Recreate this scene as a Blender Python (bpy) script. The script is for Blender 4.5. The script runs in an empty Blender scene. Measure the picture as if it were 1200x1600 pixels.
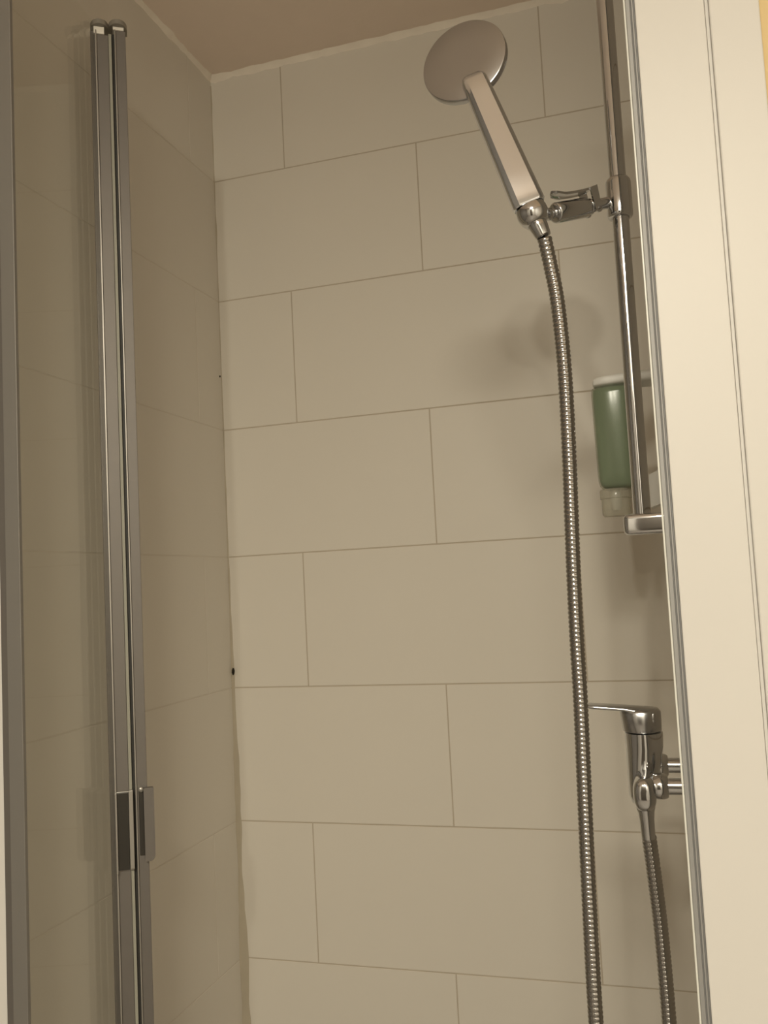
import bpy, bmesh, math, random
from mathutils import Vector, Matrix, noise

random.seed(7)
scn = bpy.context.scene
Z0 = 1.0                       # height of the reference tile joint above the floor

# ------------------------------------------------------------------ camera
cam_d = bpy.data.cameras.new('camera')
cam = bpy.data.objects.new('camera', cam_d)
scn.collection.objects.link(cam)
cam_d.sensor_fit = 'VERTICAL'
cam_d.sensor_height = 24.0
cam_d.lens = 24.0 * 1425.73 / 1600.0
cam_d.clip_start = 0.01
PITCH, ROLL, YAW = 0.0802, 0.0506, 0.2966
rot = (Matrix.Rotation(YAW, 4, 'Z') @ Matrix.Rotation(PITCH, 4, 'X') @
       Matrix.Rotation(ROLL, 4, 'Y') @ Matrix.Rotation(math.pi / 2, 4, 'X'))
cam.matrix_world = Matrix.Translation((0.9714, -1.9211, 0.2151 + Z0)) @ rot
scn.camera = cam

# ------------------------------------------------------------------ world, light, exposure
world = bpy.data.worlds.new('world')
scn.world = world
world.use_nodes = True
bg = world.node_tree.nodes['Background']
bg.inputs[0].default_value = (0.010, 0.009, 0.008, 1)
bg.inputs[1].default_value = 1.0
scn.view_settings.view_transform = 'Standard'
scn.view_settings.look = 'None'
scn.view_settings.gamma = 1.0
scn.view_settings.use_curve_mapping = False
scn.view_settings.exposure = 0.15

def area_light(name, loc, target, sx, sy, power, color, spread=math.pi):
    d = bpy.data.lights.new(name, 'AREA')
    d.shape = 'RECTANGLE'
    d.size, d.size_y = sx, sy
    d.energy = power
    d.color = color
    d.spread = spread
    o = bpy.data.objects.new(name, d)
    scn.collection.objects.link(o)
    o.location = loc
    o.rotation_euler = (Vector(target) - Vector(loc)).to_track_quat('-Z', 'Y').to_euler()
    return o

# two shaded bulbs of the ceiling fixture behind the photographer light everything
CEIL_Z = 2.461
BULBS = [Vector((0.66, -3.48, 2.33)), Vector((0.90, -3.48, 2.33))]
LAMP_COL = (1.0, 0.935, 0.765)
for q, p in enumerate(BULBS):
    l = area_light('bulb_light', p, (0.60, 0.0, 0.45), 0.09, 0.09, (8.2, 4.8)[q], LAMP_COL)
    l.data.shape = 'DISK'
# added soft fill: an unseen ceiling lamp standing in for bounced light
FILL_POS = Vector((1.05, -3.02, CEIL_Z - 0.085))
l = area_light('added_fill_light', FILL_POS, FILL_POS - Vector((0, 0, 1)), 0.52, 0.52, 50.0, LAMP_COL)
l.data.shape = 'DISK'

# ------------------------------------------------------------------ materials
def mat(name, color, rough=0.5, metal=0.0, spec=0.5, noise_amt=0.0, noise_scale=20.0, bump=0.0, bump_scale=60.0, coat=0.0):
    m = bpy.data.materials.new(name)
    m.use_nodes = True
    nt = m.node_tree
    b = nt.nodes['Principled BSDF']
    b.inputs['Base Color'].default_value = (*color, 1)
    b.inputs['Roughness'].default_value = rough
    b.inputs['Metallic'].default_value = metal
    b.inputs['Specular IOR Level'].default_value = spec
    b.inputs['Coat Weight'].default_value = coat
    tc = nt.nodes.new('ShaderNodeTexCoord')
    if noise_amt > 0:
        n = nt.nodes.new('ShaderNodeTexNoise')
        n.inputs['Scale'].default_value = noise_scale
        n.inputs['Detail'].default_value = 4
        nt.links.new(tc.outputs['Object'], n.inputs['Vector'])
        mx = nt.nodes.new('ShaderNodeMix')
        mx.data_type = 'RGBA'
        mx.inputs[6].default_value = (*[c * (1 - noise_amt) for c in color], 1)
        mx.inputs[7].default_value = (*[min(1, c * (1 + noise_amt)) for c in color], 1)
        nt.links.new(n.outputs['Fac'], mx.inputs[0])
        nt.links.new(mx.outputs[2], b.inputs['Base Color'])
    if bump > 0:
        n2 = nt.nodes.new('ShaderNodeTexNoise')
        n2.inputs['Scale'].default_value = bump_scale
        n2.inputs['Detail'].default_value = 3
        nt.links.new(tc.outputs['Object'], n2.inputs['Vector'])
        bp = nt.nodes.new('ShaderNodeBump')
        bp.inputs['Strength'].default_value = bump
        bp.inputs['Distance'].default_value = 0.002
        nt.links.new(n2.outputs['Fac'], bp.inputs['Height'])
        nt.links.new(bp.outputs['Normal'], b.inputs['Normal'])
    return m

M = {}
M['tile'] = mat('glazed_tile', (0.76, 0.712, 0.635), 0.42, spec=0.35, noise_amt=0.02, noise_scale=3.0, bump=0.12, bump_scale=9)
M['grout'] = mat('grout', (0.54, 0.47, 0.38), 0.9, noise_amt=0.12, noise_scale=14)
M['grout_pale'] = mat('pale_grout', (0.725, 0.67, 0.59), 0.9, noise_amt=0.05, noise_scale=10)
M['plaster'] = mat('ceiling_paint', (0.95, 0.82, 0.72), 0.9, noise_amt=0.02, bump=0.15, bump_scale=120)
M['caulk'] = mat('white_caulk', (0.93, 0.88, 0.80), 0.5, noise_amt=0.04, noise_scale=30)
M['ceil_bead'] = mat('painted_bead', (0.95, 0.86, 0.76), 0.8, noise_amt=0.08, noise_scale=25)
M['silicone'] = mat('aged_silicone', (0.52, 0.46, 0.36), 0.4, noise_amt=0.2, noise_scale=9)
M['mould'] = mat('mould', (0.022, 0.016, 0.008), 0.9)
M['chrome'] = mat('chrome', (0.64, 0.65, 0.67), 0.07, 1.0)
M['chrome_handle_lit'] = mat('chrome_lit_copy', (0.86, 0.89, 0.95), 0.10, 1.0)  # brighter copy of the chrome: a bright reflection put into the handle's colour
M['chrome_head'] = mat('satin_chrome', (0.53, 0.535, 0.55), 0.22, 1.0)
M['hose'] = mat('chromed_hose', (0.48, 0.47, 0.46), 0.14, 1.0)
M['alu'] = mat('satin_aluminium', (0.200, 0.183, 0.168), 0.5, 0.5, noise_amt=0.03, noise_scale=40)
M['alu_mid'] = mat('grey_aluminium', (0.27, 0.255, 0.235), 0.5, 0.45)
M['alu_matt'] = mat('anodised_aluminium', (0.36, 0.355, 0.35), 0.6, 0.4)
M['alu_bright'] = mat('bright_aluminium', (0.42, 0.40, 0.37), 0.38, 0.7)
M['cap'] = mat('grey_plastic', (0.26, 0.235, 0.20), 0.5)
M['dark'] = mat('dark_gap', (0.035, 0.032, 0.028), 0.55)
M['handle_dark'] = mat('dark_grip_and_shade', (0.06, 0.056, 0.05), 0.3, 0.6)  # grip face, and the shade beside the second grip
M['strip'] = mat('pale_seal_strip', (0.80, 0.80, 0.74), 0.35)
M['white_board'] = mat('white_lacquer', (0.74, 0.715, 0.68), 0.45, noise_amt=0.01, noise_scale=4)
M['yellow_wall'] = mat('yellow_wallpaint', (0.78, 0.60, 0.32), 0.85, noise_amt=0.03, noise_scale=8)
M['room_wall'] = mat('room_wallpaint', (0.70, 0.67, 0.63), 0.85)
M['grey_wall'] = mat('grey_wall_tile', (0.20, 0.185, 0.17), 0.6)
M['strip_dull'] = mat('dull_seal_strip', (0.36, 0.35, 0.29), 0.5)
M['floor'] = mat('floor_tile', (0.26, 0.235, 0.21), 0.5, noise_amt=0.1)
M['white_plastic'] = mat('white_plastic', (0.80, 0.79, 0.75), 0.4)
M['added_door'] = mat('added_dark_door', (0.10, 0.085, 0.07), 0.5)

def thin_glass(name, tint, gloss_rough=0.02, ior=1.45, mixin=None):
    m = bpy.data.materials.new(name)
    m.use_nodes = True
    nt = m.node_tree
    for n in list(nt.nodes):
        nt.nodes.remove(n)
    out = nt.nodes.new('ShaderNodeOutputMaterial')
    tr = nt.nodes.new('ShaderNodeBsdfTransparent')
    tr.inputs[0].default_value = (*tint, 1)
    gl = nt.nodes.new('ShaderNodeBsdfGlossy')
    gl.inputs['Roughness'].default_value = gloss_rough
    lw = nt.nodes.new('ShaderNodeLayerWeight')
    lw.inputs[0].default_value = 0.5
    pw = nt.nodes.new('ShaderNodeMath'); pw.operation = 'POWER'; pw.inputs[1].default_value = 5.0
    fr = nt.nodes.new('ShaderNodeMath'); fr.operation = 'MULTIPLY_ADD'
    r0 = ((ior - 1) / (ior + 1)) ** 2
    fr.inputs[1].default_value = 1 - r0; fr.inputs[2].default_value = r0
    nt.links.new(lw.outputs['Facing'], pw.inputs[0])
    nt.links.new(pw.outputs[0], fr.inputs[0])
    mx = nt.nodes.new('ShaderNodeMixShader')
    nt.links.new(fr.outputs[0], mx.inputs[0])
    nt.links.new(tr.outputs[0], mx.inputs[1])
    nt.links.new(gl.outputs[0], mx.inputs[2])
    last = mx
    if mixin:
        col, fac = mixin
        df = nt.nodes.new('ShaderNodeBsdfDiffuse')
        df.inputs[0].default_value = (*col, 1)
        m2 = nt.nodes.new('ShaderNodeMixShader')
        m2.inputs[0].default_value = fac
        nt.links.new(mx.outputs[0], m2.inputs[1])
        nt.links.new(df.outputs[0], m2.inputs[2])
        last = m2
    nt.links.new(last.outputs[0], out.inputs[0])
    return m

M['glass'] = thin_glass('door_glass', (0.992, 0.997, 0.988))
M['bottle_shell'] = thin_glass('bottle_shell', (0.93, 0.95, 0.90), 0.15, 1.4, ((0.55, 0.57, 0.45), 0.25))
M['clear_pump'] = thin_glass('clear_plastic', (0.90, 0.90, 0.86), 0.12, 1.4, ((0.60, 0.57, 0.47), 0.35))
M['liquid'] = mat('green_soap', (0.115, 0.19, 0.095), 0.35, spec=0.4)


# ------------------------------------------------------------------ helpers
def link(name, bm, material, parent=None, smooth=False, auto=None):
    bmesh.ops.recalc_face_normals(bm, faces=bm.faces[:])
    me = bpy.data.meshes.new(name)
    bm.to_mesh(me)
    bm.free()
    for mm in (material if isinstance(material, (list, tuple)) else [material]):
        me.materials.append(mm)
    o = bpy.data.objects.new(name, me)
    scn.collection.objects.link(o)
    if smooth:
        for p in me.polygons:
            p.use_smooth = True
        if auto is not None:
            me.set_sharp_from_angle(angle=math.radians(auto))
    if parent is not None:
        o.parent = parent
        o.matrix_parent_inverse = Matrix.Translation(-parent_world(parent))
    return o

def parent_world(o):
    # parts are modelled in world coordinates, so only the Empty at a thing's base carries an offset
    return o.location.copy() if o.type == 'EMPTY' else Vector((0, 0, 0))

def thing(name, label, cat, loc=(0, 0, 0), group=None):
    o = bpy.data.objects.new(name, None)
    o.empty_display_size = 0.05
    scn.collection.objects.link(o)
    o.location = loc
    o['label'] = label
    o['category'] = cat
    if group:
        o['group'] = group
    return o

def tag(o, label, cat, group=None):
    o['label'] = label
    o['category'] = cat
    if group:
        o['group'] = group
    return o

def struct(o):
    o['kind'] = 'structure'
    return o

def add_box(bm, a, b, mi=0, bev=0.0, seg=2, M4=None):
    a = Vector(a); b = Vector(b)
    r = bmesh.ops.create_cube(bm, size=1.0)
    vs = r['verts']
    for v in vs:
        v.co = Vector((a[i] + (b[i] - a[i]) * (v.co[i] + 0.5) for i in range(3)))
    fs = list({f for v in vs for f in v.link_faces})
    for f in fs:
        f.material_index = mi
    if bev > 0:
        es = list({e for v in vs for e in v.link_edges})
        r2 = bmesh.ops.bevel(bm, geom=es, offset=bev, segments=seg, affect='EDGES', profile=0.5)
        vs = list({v for f in r2['faces'] for v in f.verts} | {v for v in vs if v.is_valid})
        for f in r2['faces']:
            f.material_index = mi
    if M4 is not None:
        for v in vs:
            if v.is_valid:
                v.co = M4 @ v.co
    return vs

def basis(z, hint=(0, 0, 1)):
    z = Vector(z).normalized()
    h = Vector(hint)
    if abs(z.dot(h.normalized())) > 0.98:
        h = Vector((1, 0, 0))
    x = h.cross(z).normalized()
    y = z.cross(x).normalized()
    return x, y, z

def add_rings(bm, rings, cap0=True, cap1=True, mi=0):
    """rings: lists of equally many points; joins them into one closed skin"""
    prev = None
    first = None
    for r in rings:
        cur = [bm.verts.new(p) for p in r]
        if prev:
            n = len(cur)
            for i in range(n):
                f = bm.faces.new((prev[i], prev[(i + 1) % n], cur[(i + 1) % n], cur[i]))
                f.material_index = mi
        else:
            first = cur
        prev = cur
    if cap0:
        bm.faces.new(list(reversed(first))).material_index = mi
    if cap1:
        bm.faces.new(prev).material_index = mi

def lathe(bm, origin, axis, prof, seg=32, mi=0, hint=(0, 0, 1)):
    """prof: list of (radius, height along axis)"""
    x, y, z = basis(axis, hint)
    o = Vector(origin)
    rings = []
    for r, h in prof:
        r = max(r, 1e-5)
        rings.append([o + z * h + (x * math.cos(t) + y * math.sin(t)) * r
                      for t in (2 * math.pi * k / seg for k in range(seg))])
    add_rings(bm, rings, True, True, mi)

def tube(bm, a, b, r, seg=28, r2=None, bev=0.0):
    a = Vector(a); b = Vector(b)
    L = (b - a).length
    r2 = r if r2 is None else r2
    if bev > 0:
        prof = [(r - bev, 0), (r - bev * 0.3, bev * 0.3), (r, bev), (r2, L - bev), (r2 - bev * 0.3, L - bev * 0.3), (r2 - bev, L)]
    else:
        prof = [(r, 0), (r2, L)]
    lathe(bm, a, b - a, prof, seg)

def superellipse(n, a, b, p):
    out = []
    for k in range(n):
        t = 2 * math.pi * k / n
        c, s = math.cos(t), math.sin(t)
        out.append((a * math.copysign(abs(c) ** (2 / p), c), b * math.copysign(abs(s) ** (2 / p), s)))
    return out

def loft(bm, secs, xdir, ydir, n=40):
    """secs: (centre, half width, half depth, exponent)"""
    rings = []
    for c, a, b, p in secs:
        c = Vector(c)
        rings.append([c + Vector(xdir) * u + Vector(ydir) * v for u, v in superellipse(n, a, b, p)])
    add_rings(bm, rings)

def catmull(pts, per=24):
    P = [Vector(p) for p in pts]
    P = [P[0] * 2 - P[1]] + P + [P[-1] * 2 - P[-2]]
    out = []
    for i in range(1, len(P) - 2):
        p0, p1, p2, p3 = P[i - 1], P[i], P[i + 1], P[i + 2]
        for k in range(per):
            t = k / per
            out.append(0.5 * ((2 * p1) + (-p0 + p2) * t + (2 * p0 - 5 * p1 + 4 * p2 - p3) * t * t + (-p0 + 3 * p1 - 3 * p2 + p3) * t ** 3))
    out.append(P[-2])
    return out

def resample(pts, step):
    out = [pts[0].copy()]
    acc = 0.0
    for a, b in zip(pts[:-1], pts[1:]):
        L = (b - a).length
        d = step - acc
        while d <= L:
            out.append(a.lerp(b, d / L))
            d += step
        acc = L - (d - step)
    return out

# ------------------------------------------------------------------ the shell
CEIL = 1.461 + Z0
W = 1.0                       # shower width
FRONT = -0.87                 # front plane of the shower
G = 0.0028                    # joint width

def tiled_wall(name, to_world, u0, u1, rows, cols_for_row, grout='grout'):
    """thin slabs of tile standing 1 mm proud of a grout bed, one mesh"""
    bm = bmesh.new()
    def slab(a0, a1, b0, b1, d0, d1, mi, bev):
        vs = add_box(bm, (a0, d0, b0), (a1, d1, b1), mi, bev, 1)
        for v in vs:
            if v.is_valid:
                v.co = to_world(v.co)
    slab(u0 - 0.02, u1 + 0.02, rows[0], rows[-1], 0.0006, 0.03, 1, 0)
    for i in range(len(rows) - 1):
        cs = [u0] + [c for c in cols_for_row(i) if u0 < c < u1] + [u1]
        for c0, c1 in zip(cs[:-1], cs[1:]):
            slab(c0 + (G / 2 if c0 != u0 else 0), c1 - (G / 2 if c1 != u1 else 0),
                 rows[i] + G / 2, rows[i + 1] - G / 2, 0.0, 0.004, 0, 0.0004)
    return link(name, bm, [M['tile'], M[grout]])

ROWS = [-1.0, -0.90, -0.60, -0.30, -0.0015, 0.2985, 0.5965, 0.9055, 1.2005, CEIL - Z0]
ROWS = [r + Z0 for r in ROWS]
def cols_b(i):
    z = (ROWS[i] + ROWS[i + 1]) / 2 - Z0
    if z < -0.9: return [0.20, 0.80]
    if z < -0.6: return [0.4903]
    if z < -0.3: return [0.1828, 0.79]
    if z < 0.0: return [0.5033]
    if z < 0.3: return [0.1872, 0.80]
    if z < 0.6: return [0.4998]
    if z < 0.9: return [0.1865, 0.80]
    if z < 1.2: return [0.5025]
    return [0.183, 0.7914]
def cols_l(i):
    z = (ROWS[i] + ROWS[i + 1]) / 2 - Z0
    k = int(math.floor(z / 0.3 + 1e-6))
    return [0.415] if k % 2 else [0.115, 0.72]

struct(tiled_wall('wall_back', lambda c: Vector((c.x, c.y, c.z)), 0.0, W, ROWS, cols_b))
struct(tiled_wall('wall_left', lambda c: Vector((-c.y, -c.x, c.z)), 0.0, 0.84, ROWS, cols_l, 'grout_pale'))
struct(tiled_wall('wall_right', lambda c: Vector((W + c.y, -c.x, c.z)), 0.0, 0.84, ROWS, cols_l))

bm = bmesh.new(); add_box(bm, (-1.2, -3.9, CEIL), (2.4, 0.03, CEIL + 0.05)); struct(link('ceiling', bm, M['plaster']))
bm = bmesh.new(); add_box(bm, (-1.2, -3.9, -0.05), (2.4, 0.03, 0.0)); struct(link('floor', bm, M['floor']))
bm = bmesh.new(); add_box(bm, (-1.2, -3.9, 0), (2.4, -3.72, CEIL)); struct(link('wall_rear', bm, M['room_wall']))
bm = bmesh.new(); add_box(bm, (2.3, -3.72, 0), (2.4, -0.80, CEIL)); struct(link('wall_room_right', bm, M['room_wall']))
bm = bmesh.new(); add_box(bm, (-1.2, -3.72, 0), (-1.1, -0.80, CEIL)); struct(link('wall_room_left', bm, M['grey_wall']))
bm = bmesh.new(); add_box(bm, (1.035, -0.862, 0), (2.3, -0.80, CEIL)); struct(link('wall_front_right', bm, M['yellow_wall']))
bm = bmesh.new(); add_box(bm, (-1.1, FRONT - 0.005, 0), (0.0965, -0.845, CEIL), 0, 0.002); struct(link('wall_front_left', bm, M['white_board']))

# unseen dark door added in the rear wall to darken the chrome reflections
bm = bmesh.new()
add_box(bm, (0.30, -3.735, 0.0), (1.15, -3.700, 2.02), 0, 0.003)
for za, zb_ in ((0.2, 0.95), (1.1, 1.85)):
    add_box(bm, (0.42, -3.702, za), (1.03, -3.694, zb_), 0, 0.003)
d1 = struct(link('added_door_1', bm, M['added_door']))
bm = bmesh.new()
tube(bm, (1.09, -3.70, 1.02), (1.09, -3.65, 1.02), 0.009, 16)
tube(bm, (1.095, -3.655, 1.02), (0.98, -3.655, 1.02), 0.009, 16)
link('handle', bm, M['chrome'], d1, smooth=True, auto=40)
# white boarding beside the opening: two lacquered boards with a shadow joint between
bm = bmesh.new(); add_box(bm, (0.9822, -0.882, 0), (1.0560, -0.842, CEIL), 0, 0.0012); struct(link('trim_1', bm, M['white_board']))
bm = bmesh.new(); add_box(bm, (1.0564, -0.8795, 0), (1.0601, -0.85, CEIL), 0, 0.0006)
struct(link('trim_2', bm, M['white_board']))
bm = bmesh.new(); add_box(bm, (1.0603, -0.885, 0), (1.1118, -0.85, CEIL), 0, 0.0016); struct(link('trim_3', bm, M['white_board']))

# caulk beads under the ceiling
def bead(name, a, b, nrm, width, seed, material):
    """irregular quarter bead along an inner edge; nrm = two directions out of the corner"""
    a = Vector(a); b = Vector(b)
    L = (b - a).length
    n = int(L / 0.012)
    bm = bmesh.new()
    rings = []
    n1, n2 = Vector(nrm[0]), Vector(nrm[1])
    for i in range(n + 1):
        t = i / n
        p = a.lerp(b, t)
        w = width(t * L) if callable(width) else width * (1 + 0.5 * noise.noise(Vector((t * L * 22, seed, 0))) + 0.3 * noise.noise(Vector((t * L * 60, seed, 4))))
        q = p - n1 * 0.001 - n2 * 0.001
        rings.append([q, q + n1 * w, q + n1 * w * 0.62 + n2 * w * 0.30, q + n1 * w * 0.30 + n2 * w * 0.62, q + n2 * w])
    add_rings(bm, rings)
    return link(name, bm, material, smooth=True, auto=60)

struct(bead('trim_4', (0, -0.001, CEIL), (W, -0.001, CEIL), ((0, 0, -1), (0, -1, 0)), 0.012, 1.0, M['ceil_bead']))
struct(bead('trim_5', (0.001, 0, CEIL), (0.001, -0.86, CEIL), ((0, 0, -1), (1, 0, 0)), 0.010, 5.0, M['ceil_bead']))

# silicone up the corner, wider and blotchy towards the bottom
def seal_w(s):
    z = s - Z0
    base = 0.0035
    if z < 0.35:
        base += 0.006 * min(1.0, (0.35 - z) / 0.5)
    if z < -0.45:
        base += 0.005 * min(1.0, (-0.45 - z) / 0.1)
    return base * (1 + 0.45 * noise.noise(Vector((s * 18, 3.3, 0))))
seal = thing('corner_sealant', 'thin aged silicone bead with black mould specks running up the tiled corner', 'sealant', (0, 0, 0))
o = bead('bead', (0.0003, -0.0003, 0.0), (0.0003, -0.0003, CEIL - 0.02), ((1, 0, 0), (0, -1, 0)), seal_w, 0, M['silicone'])
o.parent = seal
for (sx, sy, sz, rx, rz) in ((0.001, -0.009, 0.724 + Z0, 0.0022, 0.0026), (0.0045, -0.004, 0.036 + Z0, 0.0046, 0.0078)):
    bm = bmesh.new()
    bmesh.ops.create_icosphere(bm, subdivisions=3, radius=1.0)
    for v in bm.verts:
        k = 1 + 0.25 * noise.noise(v.co * 2.1)
        v.co = Vector((sx + v.co.x * rx * k * 0.7, sy + v.co.y * rx * k * 0.7, sz + v.co.z * rz * k))
    s = link('mould_spot', bm, M['mould'], seal, smooth=True)
    s['label'] = 'black mould speck'

# ------------------------------------------------------------------ shower door (folded inwards, seen nearly edge-on)
DOOR_TOP = 1.212 + Z0
hx, hy = 0.0865, -0.60
door = thing('shower_door', 'frameless glass shower door leaf with grey metal edge profiles, folded inwards by the left wall', 'shower door', (hx, hy, 0.06))
ang = math.radians(33)
K = 0.77                                                     # profile widths
ux, uy = Vector((math.cos(ang), math.sin(ang), 0)), Vector((-math.sin(ang), math.cos(ang), 0))   # along the width of the end profiles / away
def D(u, v, z):
    return Vector((hx, hy, 0)) + ux * (u * K) + uy * v + Vector((0, 0, z))
def door_part(name, boxes, material, parent, bev=0.0008):
    bm = bmesh.new()
    for (u0, u1, v0, v1, z0, z1) in boxes:
        vs = add_box(bm, (u0, v0, z0), (u1, v1, z1), 0, bev, 2)
        for v in vs:
            if v.is_valid:
                v.co = D(v.co.x, v.co.y, v.co.z)
    return link(name, bm, material, parent)
ZB = 0.06
# outer profile (carries the glass): side facet, edge highlight as a bright rib, broad face, pale lip
pa = door_part('edge_profile', [(-0.014, -0.0035, 0.004, 0.026, ZB, DOOR_TOP - 0.004), (0.0, 0.0255, 0.002, 0.026, ZB, DOOR_TOP - 0.010)], M['alu'], door)
rb = door_part('highlight_rib', [(-0.0035, 0.0, -0.002, 0.02, ZB, DOOR_TOP - 0.004)], M['alu_bright'], pa, 0.0005)  # highlight along the profile edge, put into a paler metal strip
lp = door_part('sealing_lip', [(0.0255, 0.0325, 0.004, 0.02, ZB, DOOR_TOP - 0.006)], M['strip_dull'], pa)
lp['label'] = 'pale translucent sealing lip'
gk = door_part('gap_strip', [(0.0325, 0.0395, 0.010, 0.022, ZB, DOOR_TOP - 0.002)], M['dark'], pa)  # near-black strip fills the gap between the two profiles
gk['label'] = 'near-black strip filling the gap between the profiles'
pb = door_part('edge_profile', [(0.0418, 0.0635, 0.0015, 0.026, ZB, DOOR_TOP)], M['alu'], door)
rb2 = door_part('highlight_rib', [(0.0388, 0.0418, -0.002, 0.02, ZB, DOOR_TOP)], M['alu_bright'], pb, 0.0005)  # edge highlight of the second profile, also a paler strip
# half-round caps on top
def cap(cu, r, z, parent):
    bm = bmesh.new()
    ring = [(cu + r * math.cos(t), 0.012 - 1.1 * r * math.sin(t)) for t in (math.pi * k / 20 for k in range(21))]
    ring += [(cu - r, 0.028), (cu + r, 0.028)]
    add_rings(bm, [[D(u, v, z + h) for u, v in ring] for h in (0.0, 0.0085)])
    bmesh.ops.bevel(bm, geom=[e for e in bm.edges], offset=0.0006, segments=1, affect='EDGES')
    return link('end_cap', bm, M['cap'], parent)
cap(0.007, 0.0205, DOOR_TOP + 0.003, pa)
cap(0.0470, 0.0205, DOOR_TOP + 0.006, pb)
door_part('cap_insert', [(-0.006, 0.017, -0.0005, 0.02, DOOR_TOP - 0.010, DOOR_TOP + 0.003)], M['caulk'], pa)
door_part('cap_insert', [(0.036, 0.060, -0.0005, 0.02, DOOR_TOP, DOOR_TOP + 0.006)], M['caulk'], pb)
# glass leaf from the jamb to the profiles
j = Vector((0.1185, -0.8690, 0))
e = D(-0.002, 0.016, 0)
dr = (e - j).normalized()
pn = Vector((-dr.y, dr.x, 0)) * 0.003
bm = bmesh.new()
add_rings(bm, [[j + pn + Vector((0, 0, z)), e + pn + Vector((0, 0, z)), e - pn + Vector((0, 0, z)), j - pn + Vector((0, 0, z))] for z in (ZB, DOOR_TOP + 0.012)])
link('glass_panel', bm, M['glass'], door)
# grips on both leaves
h1 = door_part('door_handle', [(-0.0035, 0.0005, -0.0085, 0.004, Z0 - 0.228, Z0 - 0.100), (0.0245, 0.0335, -0.0075, 0.004, Z0 - 0.222, Z0 - 0.098), (-0.0035, 0.0335, 0.0005, 0.003, Z0 - 0.2262, Z0 - 0.100)], M['alu_bright'], door, 0.0006)
g1 = door_part('grip_recess_and_shade', [(0.0007, 0.0243, -0.003, 0.0012, Z0 - 0.2245, Z0 - 0.101)], M['handle_dark'], h1)
g1['label'] = 'dark recessed grip face'
h2 = bmesh.new()
outl = []
zb, zt, uL, uR = Z0 - 0.213, Z0 - 0.096, 0.0555, 0.0765
for cu, cz, a0, r in ((uR - 0.010, zb + 0.010, -90, 0.010), (uR - 0.003, zt - 0.003, 0, 0.003), (uL + 0.003, zt - 0.003, 90, 0.003), (uL + 0.003, zb + 0.003, 180, 0.003)):
    for k in range(7):
        t = math.radians(a0 + 15 * k)
        outl.append((cu + r * math.cos(t), cz + r * math.sin(t)))
add_rings(h2, [[D(u, v, z) for u, z in outl] for v in (-0.009, 0.0005)])
bmesh.ops.bevel(h2, geom=[ed for ed in h2.edges if ed.calc_face_angle(0) > 1.2], offset=0.0012, segments=2, affect='EDGES')
hh = link('door_handle', h2, M['alu'], door)
grip_shade = door_part('grip_recess_and_shade', [(0.0452, 0.0555, -0.0008, 0.002, Z0 - 0.205, Z0 - 0.101)], M['handle_dark'], hh)  # dark patch painting the shadow beside the grip plate
bm = bmesh.new(); lathe(bm, D(0.0505, 0.001, Z0 - 0.0985), -uy, [(0.0042, 0), (0.0042, 0.006), (0.003, 0.0072), (0.0001, 0.0075)], 20)
link('screw', bm, M['alu_bright'], hh, smooth=True, auto=40)

# ------------------------------------------------------------------ frame profiles at both sides of the opening
def frame(label, parts, loc):
    t = thing('door_frame_profile', label, 'frame profile', loc)
    for nm, boxes, m in parts:
        bm = bmesh.new()
        for a, b in boxes:
            add_box(bm, a, b, 0, 0.0006, 2)
        link(nm, bm, m, t)
    return t
FT = CEIL - 0.02
frame('broad grey metal wall profile at the left edge of the shower opening',
      [('channel', [((0.1080, -0.879, 0.0), (0.1312, -0.8730, FT)), ((0.0985, -0.8730, 0.0), (0.1120, -0.850, FT))], M['alu_mid']),
       ('shadow_groove', [((0.0967, -0.877, 0.0), (0.1079, -0.8732, FT))], M['alu'])], (0.093, -0.865, 0))
frame('slim ribbed metal profile between the shower opening and the white boards',
      [('channel', [((0.9722, -0.880, 0.0), (0.9770, -0.845, FT)), ((0.9770, -0.878, 0.0), (0.9783, -0.845, FT)), ((0.9783, -0.8805, 0.0), (0.9805, -0.845, FT)), ((0.9805, -0.877, 0.0), (0.9821, -0.845, FT))], M['alu_matt']),
       ('seal_strip', [((0.9698, -0.879, 0.0), (0.9720, -0.850, FT))], M['strip'])], (0.976, -0.865, 0))

# ------------------------------------------------------------------ slide bar
BX, BY = 0.9465, -0.72
bar = thing('slide_bar', 'upright round chrome slide bar on the right shower wall', 'slide bar', (BX, BY, Z0 + 0.28))
bm = bmesh.new(); tube(bm, (BX, BY, Z0 + 0.282), (BX, BY, Z0 + 1.16), 0.0108, 48)
link('rail', bm, M['chrome'], bar, smooth=True, auto=40)
for zc in (0.276, 1.165):
    bm = bmesh.new()
    secs = []
    x0, x1 = 0.9228, W + 0.001
    for x, s in ((x0, 0.55), (x0 + 0.0012, 0.80), (x0 + 0.0035, 0.95), (x0 + 0.007, 1.0), (x1, 1.0)):
        secs.append(((x, BY, Z0 + zc), 0.0150 * s, 0.0135 * s, 5.0))
    loft(bm, secs, (0, 1, 0), (0, 0, 1), 48)
    link('bracket', bm, M['chrome'], bar, smooth=True, auto=35)

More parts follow.
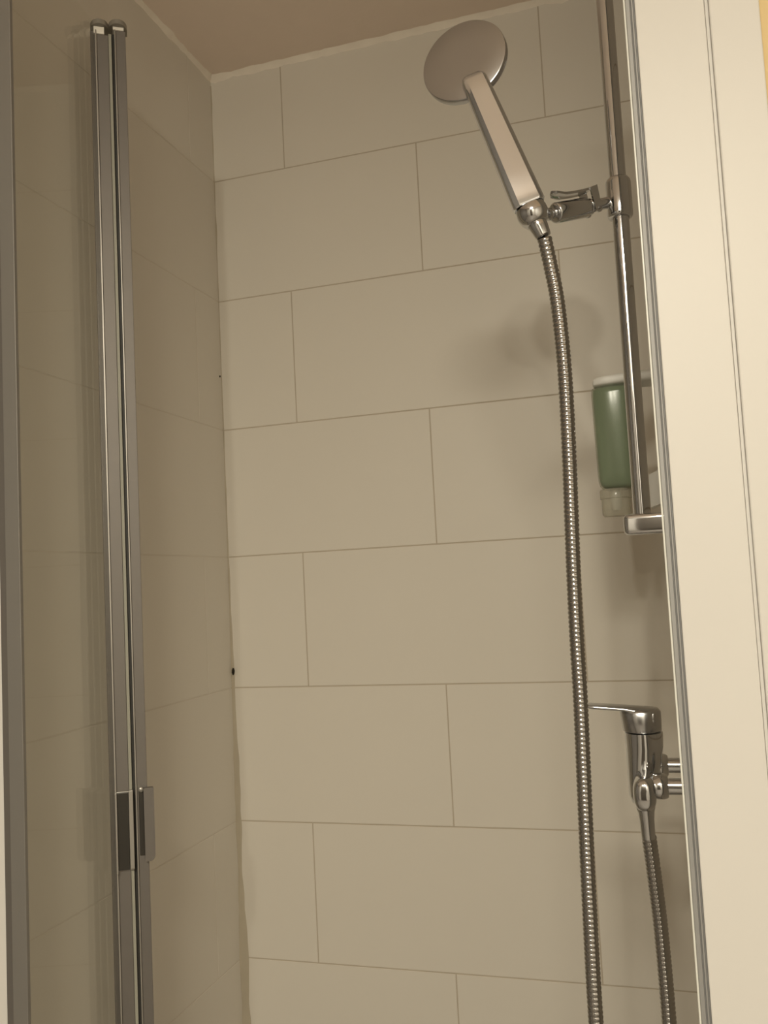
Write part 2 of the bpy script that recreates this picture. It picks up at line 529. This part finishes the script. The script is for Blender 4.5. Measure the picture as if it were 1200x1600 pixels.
# ------------------------------------------------------------------ hand shower holder on the bar
hold = thing('shower_holder', 'chrome clamp holder with lever gripping the slide bar', 'shower holder', (BX, BY, Z0 + 0.705))
bm = bmesh.new()
lathe(bm, (BX, BY, Z0 + 0.676), (0, 0, 1), [(0.0112, 0), (0.0145, 0.0003), (0.0160, 0.002), (0.0164, 0.005), (0.0164, 0.046), (0.0155, 0.050), (0.0135, 0.053), (0.0112, 0.0535)], 48)
link('sleeve', bm, M['chrome'], hold, smooth=True, auto=50)
S0 = Vector((0.8685, -0.790, Z0 + 0.6690)); S1 = Vector((0.9065, -0.752, Z0 + 0.6850))
ax = (S1 - S0).normalized()
bm = bmesh.new()
L = (S1 - S0).length
lathe(bm, S0, ax, [(0.0085, 0), (0.0115, 0.0006), (0.0128, 0.0025), (0.0128, L - 0.003), (0.0118, L - 0.001), (0.009, L)], 48)
link('arm', bm, M['chrome'], hold, smooth=True, auto=50)
bm = bmesh.new()
tube(bm, S0 - ax * 0.012, S0 + ax * 0.002, 0.0062, 24)
lathe(bm, S0 - ax * 0.0095, ax, [(0.003, -0.0075), (0.0072, -0.004), (0.0080, 0.0), (0.0072, 0.003), (0.0050, 0.006)], 28)
link('ball_joint', bm, M['chrome'], hold, smooth=True, auto=60)
# yoke between arm and sleeve
side = Vector((0, 0, 1)).cross(ax).normalized()          # across the yoke
upv = ax.cross(side).normalized()
if upv.z < 0:
    upv = -upv
bm = bmesh.new()
for sgn in (-1, 1):
    c0 = S1 + ax * 0.0085 + side * (0.0105 * sgn)
    out2 = []
    for k in range(13):
        t = math.pi + math.pi * k / 12
        out2.append(c0 + ax * (0.0055 * math.cos(t)) + upv * (-0.006 + 0.0055 * math.sin(t)))
    out2.append(c0 + ax * 0.0085 + upv * 0.0235)
    out2.append(c0 - ax * 0.0040 + upv * 0.0215)
    add_rings(bm, [[p + side * (0.0012 * q) for p in out2] for q in (-1, 1)])
link('yoke', bm, M['chrome'], hold, smooth=True, auto=30)
bm = bmesh.new()
tube(bm, S1 - ax * 0.001, Vector((BX - 0.013, BY - 0.004, Z0 + 0.698)), 0.0075, 24)
lathe(bm, S1 + ax * 0.002, ax, [(0.0095, 0), (0.0105, 0.001), (0.0105, 0.003), (0.0095, 0.004)], 32)
link('pivot_block', bm, M['chrome'], hold, smooth=True, auto=50)
bm = bmesh.new()
pc = S1 + ax * 0.010 - upv * 0.006
tube(bm, pc - side * 0.0132, pc + side * 0.0132, 0.0019, 16)
link('pin', bm, M['alu'], hold, smooth=True, auto=50)
# curved lever blade on top
bm = bmesh.new()
rings = []
for k in range(25):
    t = k / 24
    s = 0.016 - 0.066 * t
    lift = 0.0225 - 0.0012 * math.sin(math.pi * min(1, t * 1.15)) - 0.001 * t + (0.0045 * ((t - 0.72) / 0.28) ** 2 if t > 0.72 else 0)
    c = S1 + ax * s + upv * lift
    w = 0.0105 * (1 - 0.2 * t) * (1 if t < 0.94 else math.sqrt(max(0.05, 1 - ((t - 0.94) / 0.065) ** 2)))
    th = 0.0017
    rings.append([c + side * a + upv * b for a, b in ((-w, -th * 1.8), (-w, 0.0), (-w * 0.5, th), (w * 0.5, th), (w, 0.0), (w, -th * 1.8), (w * 0.6, -th), (-w * 0.6, -th))])
add_rings(bm, rings)
link('lever', bm, M['chrome'], hold, smooth=True, auto=45)

# ------------------------------------------------------------------ hand shower
HB = Vector((0.8432, -0.8330, Z0 + 0.6655)); HT = Vector((0.7878, -0.8360, Z0 + 0.8260))
hax = (HT - HB).normalized()
tocam = Vector((0.22, -0.97, -0.03))
hn = (tocam - hax * tocam.dot(hax)).normalized()
hs = hax.cross(hn).normalized()
HC = Vector((0.7717, -0.8248, Z0 + 0.8725))
dn = Vector((-0.1545, -0.9788, 0.1344)).normalized()
hand = thing('hand_shower', 'round chrome hand shower tilted up in its holder', 'hand shower', HB)
bm = bmesh.new()
R = 0.0560
lathe(bm, HC, dn, [(0.0001, -0.0115), (R - 0.004, -0.0115), (R - 0.001, -0.0105), (R, -0.009), (R, -0.0016), (R - 0.0005, -0.0006), (R - 0.0018, 0.0), (R * 0.5, 0.0004), (0.0001, 0.0006)], 96)
link('shower_head', bm, M['chrome_head'], hand, smooth=True, auto=30)
bm = bmesh.new()
LH = (HT - HB).length
def handle_ring(s, hw, hd, off):
    c = HB + hax * s + hn * off
    f = 0.64                                  # share of the width taken by the flat front
    pts = [(-hw * f, hd), (hw * f, hd)]
    # rounded right shoulder, back, left shoulder
    prof = []
    for k in range(1, 6):
        t = k / 6 * math.pi / 2
        prof.append((hw * f + hw * (1 - f) * math.sin(t), hd * (0.30 + 0.60 * math.cos(t))))
    pts += prof
    for k in range(0, 9):
        t = math.pi * k / 8
        pts.append((hw * math.cos(t), -hd * 0.1 - hd * 0.9 * math.sin(t)))
    pts += [(-a, b) for a, b in reversed(prof)]
    return [c + hs * a + hn * b for a, b in pts]
rings = [handle_ring(-0.0005, 0.0188, 0.0130, 0.0), handle_ring(0.0006, 0.0198, 0.0138, 0.0)]
for s in (0.0, 0.25, 0.5, 0.75, 0.93):
    k = s
    rings.append(handle_ring(0.002 + s * (LH - 0.004), 0.0203 - 0.0038 * k, 0.0142 - 0.002 * k, 0.0 + 0.006 * k))
rings.append(handle_ring(LH + 0.004, 0.0162, 0.0122, 0.0060))
rings.append(handle_ring(LH + 0.009, 0.0152, 0.0108, 0.0050))
rings.append(handle_ring(LH + 0.013, 0.0132, 0.0090, 0.0034))
rings.append(handle_ring(LH + 0.016, 0.0102, 0.0068, 0.0012))
rings.append(handle_ring(LH + 0.018, 0.0060, 0.0040, -0.0020))
add_rings(bm, rings)
link('handle', bm, M['chrome_handle_lit'], hand, smooth=True, auto=32)

# socket that takes the handle end, part of the holder
SO = HB - hax * 0.008
bm = bmesh.new()
lathe(bm, HB - hax * 0.0010, -hax, [(0.0145, 0), (0.0180, 0.0015), (0.0192, 0.006), (0.0190, 0.012), (0.0172, 0.018), (0.0135, 0.0235), (0.0110, 0.024)], 48)
jt = S0 - ax * 0.012
a0 = SO - hax * 0.003
tube(bm, a0, jt, 0.0150, 32, 0.0066)
link('socket', bm, M['chrome'], hold, smooth=True, auto=50)

# ------------------------------------------------------------------ hose
hose = thing('shower_hose', 'ribbed chrome shower hose hanging from the hand shower and looping back to the mixer', 'hose', (0.8600, -0.80, Z0 - 0.3))
n0 = HB - hax * 0.022
n1 = n0 - hax * 0.021 + Vector((0.0015, 0, -0.001))
bm = bmesh.new()
lathe(bm, n0, n1 - n0, [(0.0118, 0), (0.0122, 0.001), (0.0112, 0.008), (0.0098, 0.018), (0.0092, 0.0205), (0.0075, 0.0212)], 36)
link('hose_nut', bm, M['chrome'], hose, smooth=True, auto=45)
MX = 0.9265                       # mixer centre x
OUT = Vector((0.9262, -0.757, Z0 - 0.0660))
cp = [n1, (0.8630, -0.8220, Z0 + 0.590), (0.8675, -0.820, Z0 + 0.553), (0.8700, -0.818, Z0 + 0.499), (0.8705, -0.815, Z0 + 0.446),
      (0.8690, -0.812, Z0 + 0.3685), (0.8665, -0.809, Z0 + 0.2915), (0.8640, -0.806, Z0 + 0.215), (0.8625, -0.804, Z0 + 0.1385), (0.8617, -0.802, Z0 + 0.0625),
      (0.8588, -0.80, Z0 - 0.0498), (0.8562, -0.799, Z0 - 0.1604), (0.8545, -0.797, Z0 - 0.3051), (0.857, -0.793, Z0 - 0.45),
      (0.868, -0.783, Z0 - 0.54), (0.893, -0.766, Z0 - 0.590), (0.918, -0.750, Z0 - 0.545), (0.932, -0.735, Z0 - 0.45),
      (0.9345, -0.728, Z0 - 0.3344), (0.9330, -0.732, Z0 - 0.222), (0.9300, -0.744, Z0 - 0.150), (0.9275, -0.754, OUT.z - 0.036), ]
path = resample(catmull([Vector(c) for c in cp], 40), 0.00092)
bm = bmesh.new()
rings = []
up = Vector((0, 1, 0))
N = len(path)
for i, p in enumerate(path):
    t = (path[min(i + 1, N - 1)] - path[max(i - 1, 0)]).normalized()
    x = up.cross(t).normalized(); y = t.cross(x).normalized()
    r = (0.0080, 0.0086, 0.00895, 0.00905, 0.00895, 0.0086)[i % 6]
    c = p
    rings.append([c + (x * math.cos(a) + y * math.sin(a)) * r for a in (2 * math.pi * k / 20 for k in range(20))])
add_rings(bm, rings)
link('hose_tube', bm, M['hose'], hose, smooth=True)
bm = bmesh.new()
lathe(bm, OUT, Vector((0.0008, 0.001, -0.036)), [(0.0112, 0), (0.0115, 0.001), (0.0100, 0.006), (0.0088, 0.016), (0.0084, 0.034), (0.0082, 0.038)], 36)
link('hose_nut', bm, M['chrome'], hose, smooth=True, auto=45)

# ------------------------------------------------------------------ mixer
mix = thing('shower_mixer', 'chrome single lever shower mixer tap on the right wall', 'mixer tap', (MX, -0.72, Z0 - 0.045))
MYc = -0.700
# main body: tall tapering shell, widest under the lever
bm = bmesh.new()
secs = [((0.9195, MYc, Z0 - 0.0760), 0.0075, 0.012, 2.6), ((0.9200, MYc, Z0 - 0.0730), 0.0120, 0.018, 2.6), ((0.9210, MYc, Z0 - 0.0640), 0.0160, 0.022, 2.6),
        ((0.9235, MYc, Z0 - 0.0450), 0.0190, 0.024, 2.5), ((0.9260, MYc, Z0 - 0.0250), 0.0215, 0.0245, 2.3), ((0.9278, MYc, Z0 - 0.0050), 0.0232, 0.0245, 2.1),
        ((0.9280, MYc, Z0 + 0.0080), 0.0238, 0.0245, 2.0), ((0.9280, MYc, Z0 + 0.0130), 0.0236, 0.0243, 2.0), ((0.9280, MYc, Z0 + 0.0140), 0.0215, 0.0225, 2.0)]
loft(bm, secs, (1, 0, 0), (0, 1, 0), 56)
link('body', bm, M['chrome'], mix, smooth=True, auto=50)
# horizontal barrel ending in a rounded oval nose towards the room
bm = bmesh.new()
secs = []
for y, s in ((-0.783, 0.35), (-0.7822, 0.62), (-0.780, 0.83), (-0.776, 0.95), (-0.770, 1.0), (-0.735, 0.98), (-0.700, 0.90), (-0.620, 0.90), (-0.612, 0.80), (-0.609, 0.4)):
    secs.append(((0.9268, y, Z0 - 0.0485), 0.0135 * s, 0.0200 * s, 2.7))
loft(bm, secs, (1, 0, 0), (0, 0, 1), 48)
link('barrel', bm, M['chrome'], mix, smooth=True, auto=60)
# lever cap and blade
lv = Vector((-1.0, -0.05, 0.0)).normalized()
bm = bmesh.new()
secs = [((0.9270, MYc, Z0 + 0.0145), 0.0222, 0.0232, 2.1), ((0.9268, MYc, Z0 + 0.0155), 0.0238, 0.0240, 2.1), ((0.9262, MYc, Z0 + 0.0300), 0.0250, 0.0240, 2.2),
        ((0.9258, MYc, Z0 + 0.0390), 0.0252, 0.0238, 2.3), ((0.9256, MYc, Z0 + 0.0425), 0.0225, 0.0215, 2.3), ((0.9250, MYc, Z0 + 0.0440), 0.0150, 0.015, 2.3)]
loft(bm, secs, (1, 0, 0), (0, 1, 0), 56)
lc = link('lever_cap', bm, M['chrome_head'], mix, smooth=True, auto=45)
bm = bmesh.new()
secs = []
for k in range(17):
    t = k / 16
    x = 0.942 - 0.080 * t
    zt = Z0 + 0.0440 + 0.0070 * t
    th = 0.0030 + 0.0080 * max(0.0, 1 - t / 0.45) ** 1.2
    w = 0.0205 * (1 - 0.30 * t)
    if t > 0.97:
        w *= 0.92
        th *= 0.85
    secs.append(((x, MYc - 0.010 * t, zt - th), w, th, 3.2))
loft(bm, secs, (0, 1, 0), (0, 0, 1), 36)
link('lever', bm, M['chrome_head'], mix, smooth=True, auto=45)
# wall connections
for y in (-0.752, -0.628):
    bm = bmesh.new()
    zc = Z0 - 0.043
    lathe(bm, (0.9360, y, zc), (1, 0, 0), [(0.0120, 0), (0.0146, 0.0015), (0.0156, 0.006), (0.0154, 0.012), (0.0142, 0.0165), (0.0125, 0.0182), (0.0098, 0.0184), (0.0098, 0.05), (0.017, 0.0501), (0.0185, 0.054), (0.0190, 0.066)], 40)
    link('inlet', bm, M['chrome'], mix, smooth=True, auto=40)

# ------------------------------------------------------------------ soap dispenser
DY = -0.42
disp = thing('soap_dispenser', 'white wall bracket holding an upside-down bottle of green soap on the right wall', 'soap dispenser', (W, DY, Z0 + 0.30))
bm = bmesh.new()
add_box(bm, (0.984, DY - 0.034, Z0 + 0.318), (W + 0.001, DY + 0.034, Z0 + 0.532), 0, 0.004, 3)
# lid arm
secs = []
for x, s, zc, hh_ in ((0.8790, 0.70, 0.5190, 0.0035), (0.8805, 0.86, 0.5200, 0.0062), (0.8850, 0.96, 0.5208, 0.0078), (0.8950, 1.0, 0.5218, 0.0085), (0.930, 1.0, 0.5235, 0.0092), (0.992, 1.0, 0.5235, 0.0105)):
    secs.append(((x, DY, Z0 + zc), 0.032 * s, hh_, 4.0))
loft(bm, secs, (0, 1, 0), (0, 0, 1), 40)
# foot that grips the neck
rings = []
for x, z0_, z1_ in ((0.9545, 0.3150, 0.3660), (0.9640, 0.3180, 0.3700), (0.9800, 0.3240, 0.3800), (0.9900, 0.3260, 0.3860)):
    rings.append([Vector((x, DY - 0.026, Z0 + z0_)), Vector((x, DY + 0.026, Z0 + z0_)), Vector((x, DY + 0.026, Z0 + z1_)), Vector((x, DY - 0.026, Z0 + z1_))])
add_rings(bm, rings)
link('bracket', bm, M['white_plastic'], disp, smooth=True, auto=35)
bcx = 0.9090
def bottle(sc, z0_, z1_):
    bm = bmesh.new()
    H = z1_ - z0_
    secs = []
    for f, s in ((0.0, 0.62), (0.012, 0.78), (0.035, 0.88), (0.07, 0.925), (0.14, 0.95), (0.6, 0.98), (0.93, 1.0), (0.985, 0.97), (1.0, 0.85)):
        secs.append(((bcx, DY, Z0 + z0_ + H * f), 0.0345 * s * sc, 0.0290 * s * sc, 3.2))
    loft(bm, secs, (1, 0, 0), (0, 1, 0), 44)
    return bm
bt = link('bottle', bottle(1.0, 0.3490, 0.5145), M['bottle_shell'], disp, smooth=True, auto=50)
lq = link('liquid_soap', bottle(0.94, 0.3515, 0.5125), M['liquid'], bt, smooth=True, auto=50)
lq['label'] = 'green liquid soap'
bm = bmesh.new()
lathe(bm, (0.9020, DY, Z0 + 0.3500), (0, 0, -1), [(0.0235, 0), (0.0250, 0.002), (0.0250, 0.015), (0.0232, 0.016), (0.0228, 0.040), (0.0205, 0.0435), (0.0001, 0.0438)], 40)
link('squeeze_valve', bm, M['clear_pump'], disp, smooth=True, auto=40)['label'] = 'translucent squeeze valve'
bm = bmesh.new()
lathe(bm, (0.9020, DY, Z0 + 0.3520), (0, 0, -1), [(0.009, 0), (0.009, 0.030), (0.006, 0.036), (0.0001, 0.0365)], 24)
link('valve_stem', bm, M['white_plastic'], disp, smooth=True, auto=40)

# ------------------------------------------------------------------ ceiling fixture behind the photographer
lamp = thing('ceiling_lamp', 'two-bulb ceiling lamp behind the photographer', 'lamp', (0.78, -3.48, CEIL))
bm = bmesh.new(); add_box(bm, (0.58, -3.51, CEIL - 0.022), (0.98, -3.45, CEIL), 0, 0.004)
link('ceiling_plate', bm, M['white_plastic'], lamp)
for p in BULBS:
    d = (Vector((0.60, 0.0, 0.45)) - p).normalized()
    bm = bmesh.new()
    c = p - d * 0.006
    lathe(bm, c, -d, [(0.046, -0.012), (0.046, 0.0), (0.036, 0.045), (0.014, 0.070), (0.0001, 0.071)], 32)
    # open the mouth so the light leaves it
    bmesh.ops.delete(bm, geom=[f for f in bm.faces if len(f.verts) > 4 and (f.calc_center_median() - (c + d * 0.012)).length < 0.004], context='FACES')
    sh = link('lamp_shade', bm, M['white_plastic'], lamp, smooth=True, auto=40)
    bm = bmesh.new(); tube(bm, c - d * 0.060, Vector((p.x, p.y - 0.02, CEIL - 0.01)), 0.008, 16)
    link('stem', bm, M['white_plastic'], sh, smooth=True, auto=40)

fill_lamp = thing('added_fill_lamp', 'added round ceiling fill lamp, unseen behind the photographer', 'lamp', (FILL_POS.x, FILL_POS.y, CEIL))  # housing for the added fill light
bm = bmesh.new()
lathe(bm, (FILL_POS.x, FILL_POS.y, CEIL), (0, 0, -1), [(0.10, 0), (0.10, 0.03), (0.24, 0.032), (0.278, 0.045), (0.284, 0.060), (0.284, 0.074), (0.276, 0.080), (0.268, 0.074), (0.268, 0.060), (0.05, 0.055), (0.0001, 0.055)], 64)
link('fill_lamp_body', bm, M['white_plastic'], fill_lamp, smooth=True, auto=40)
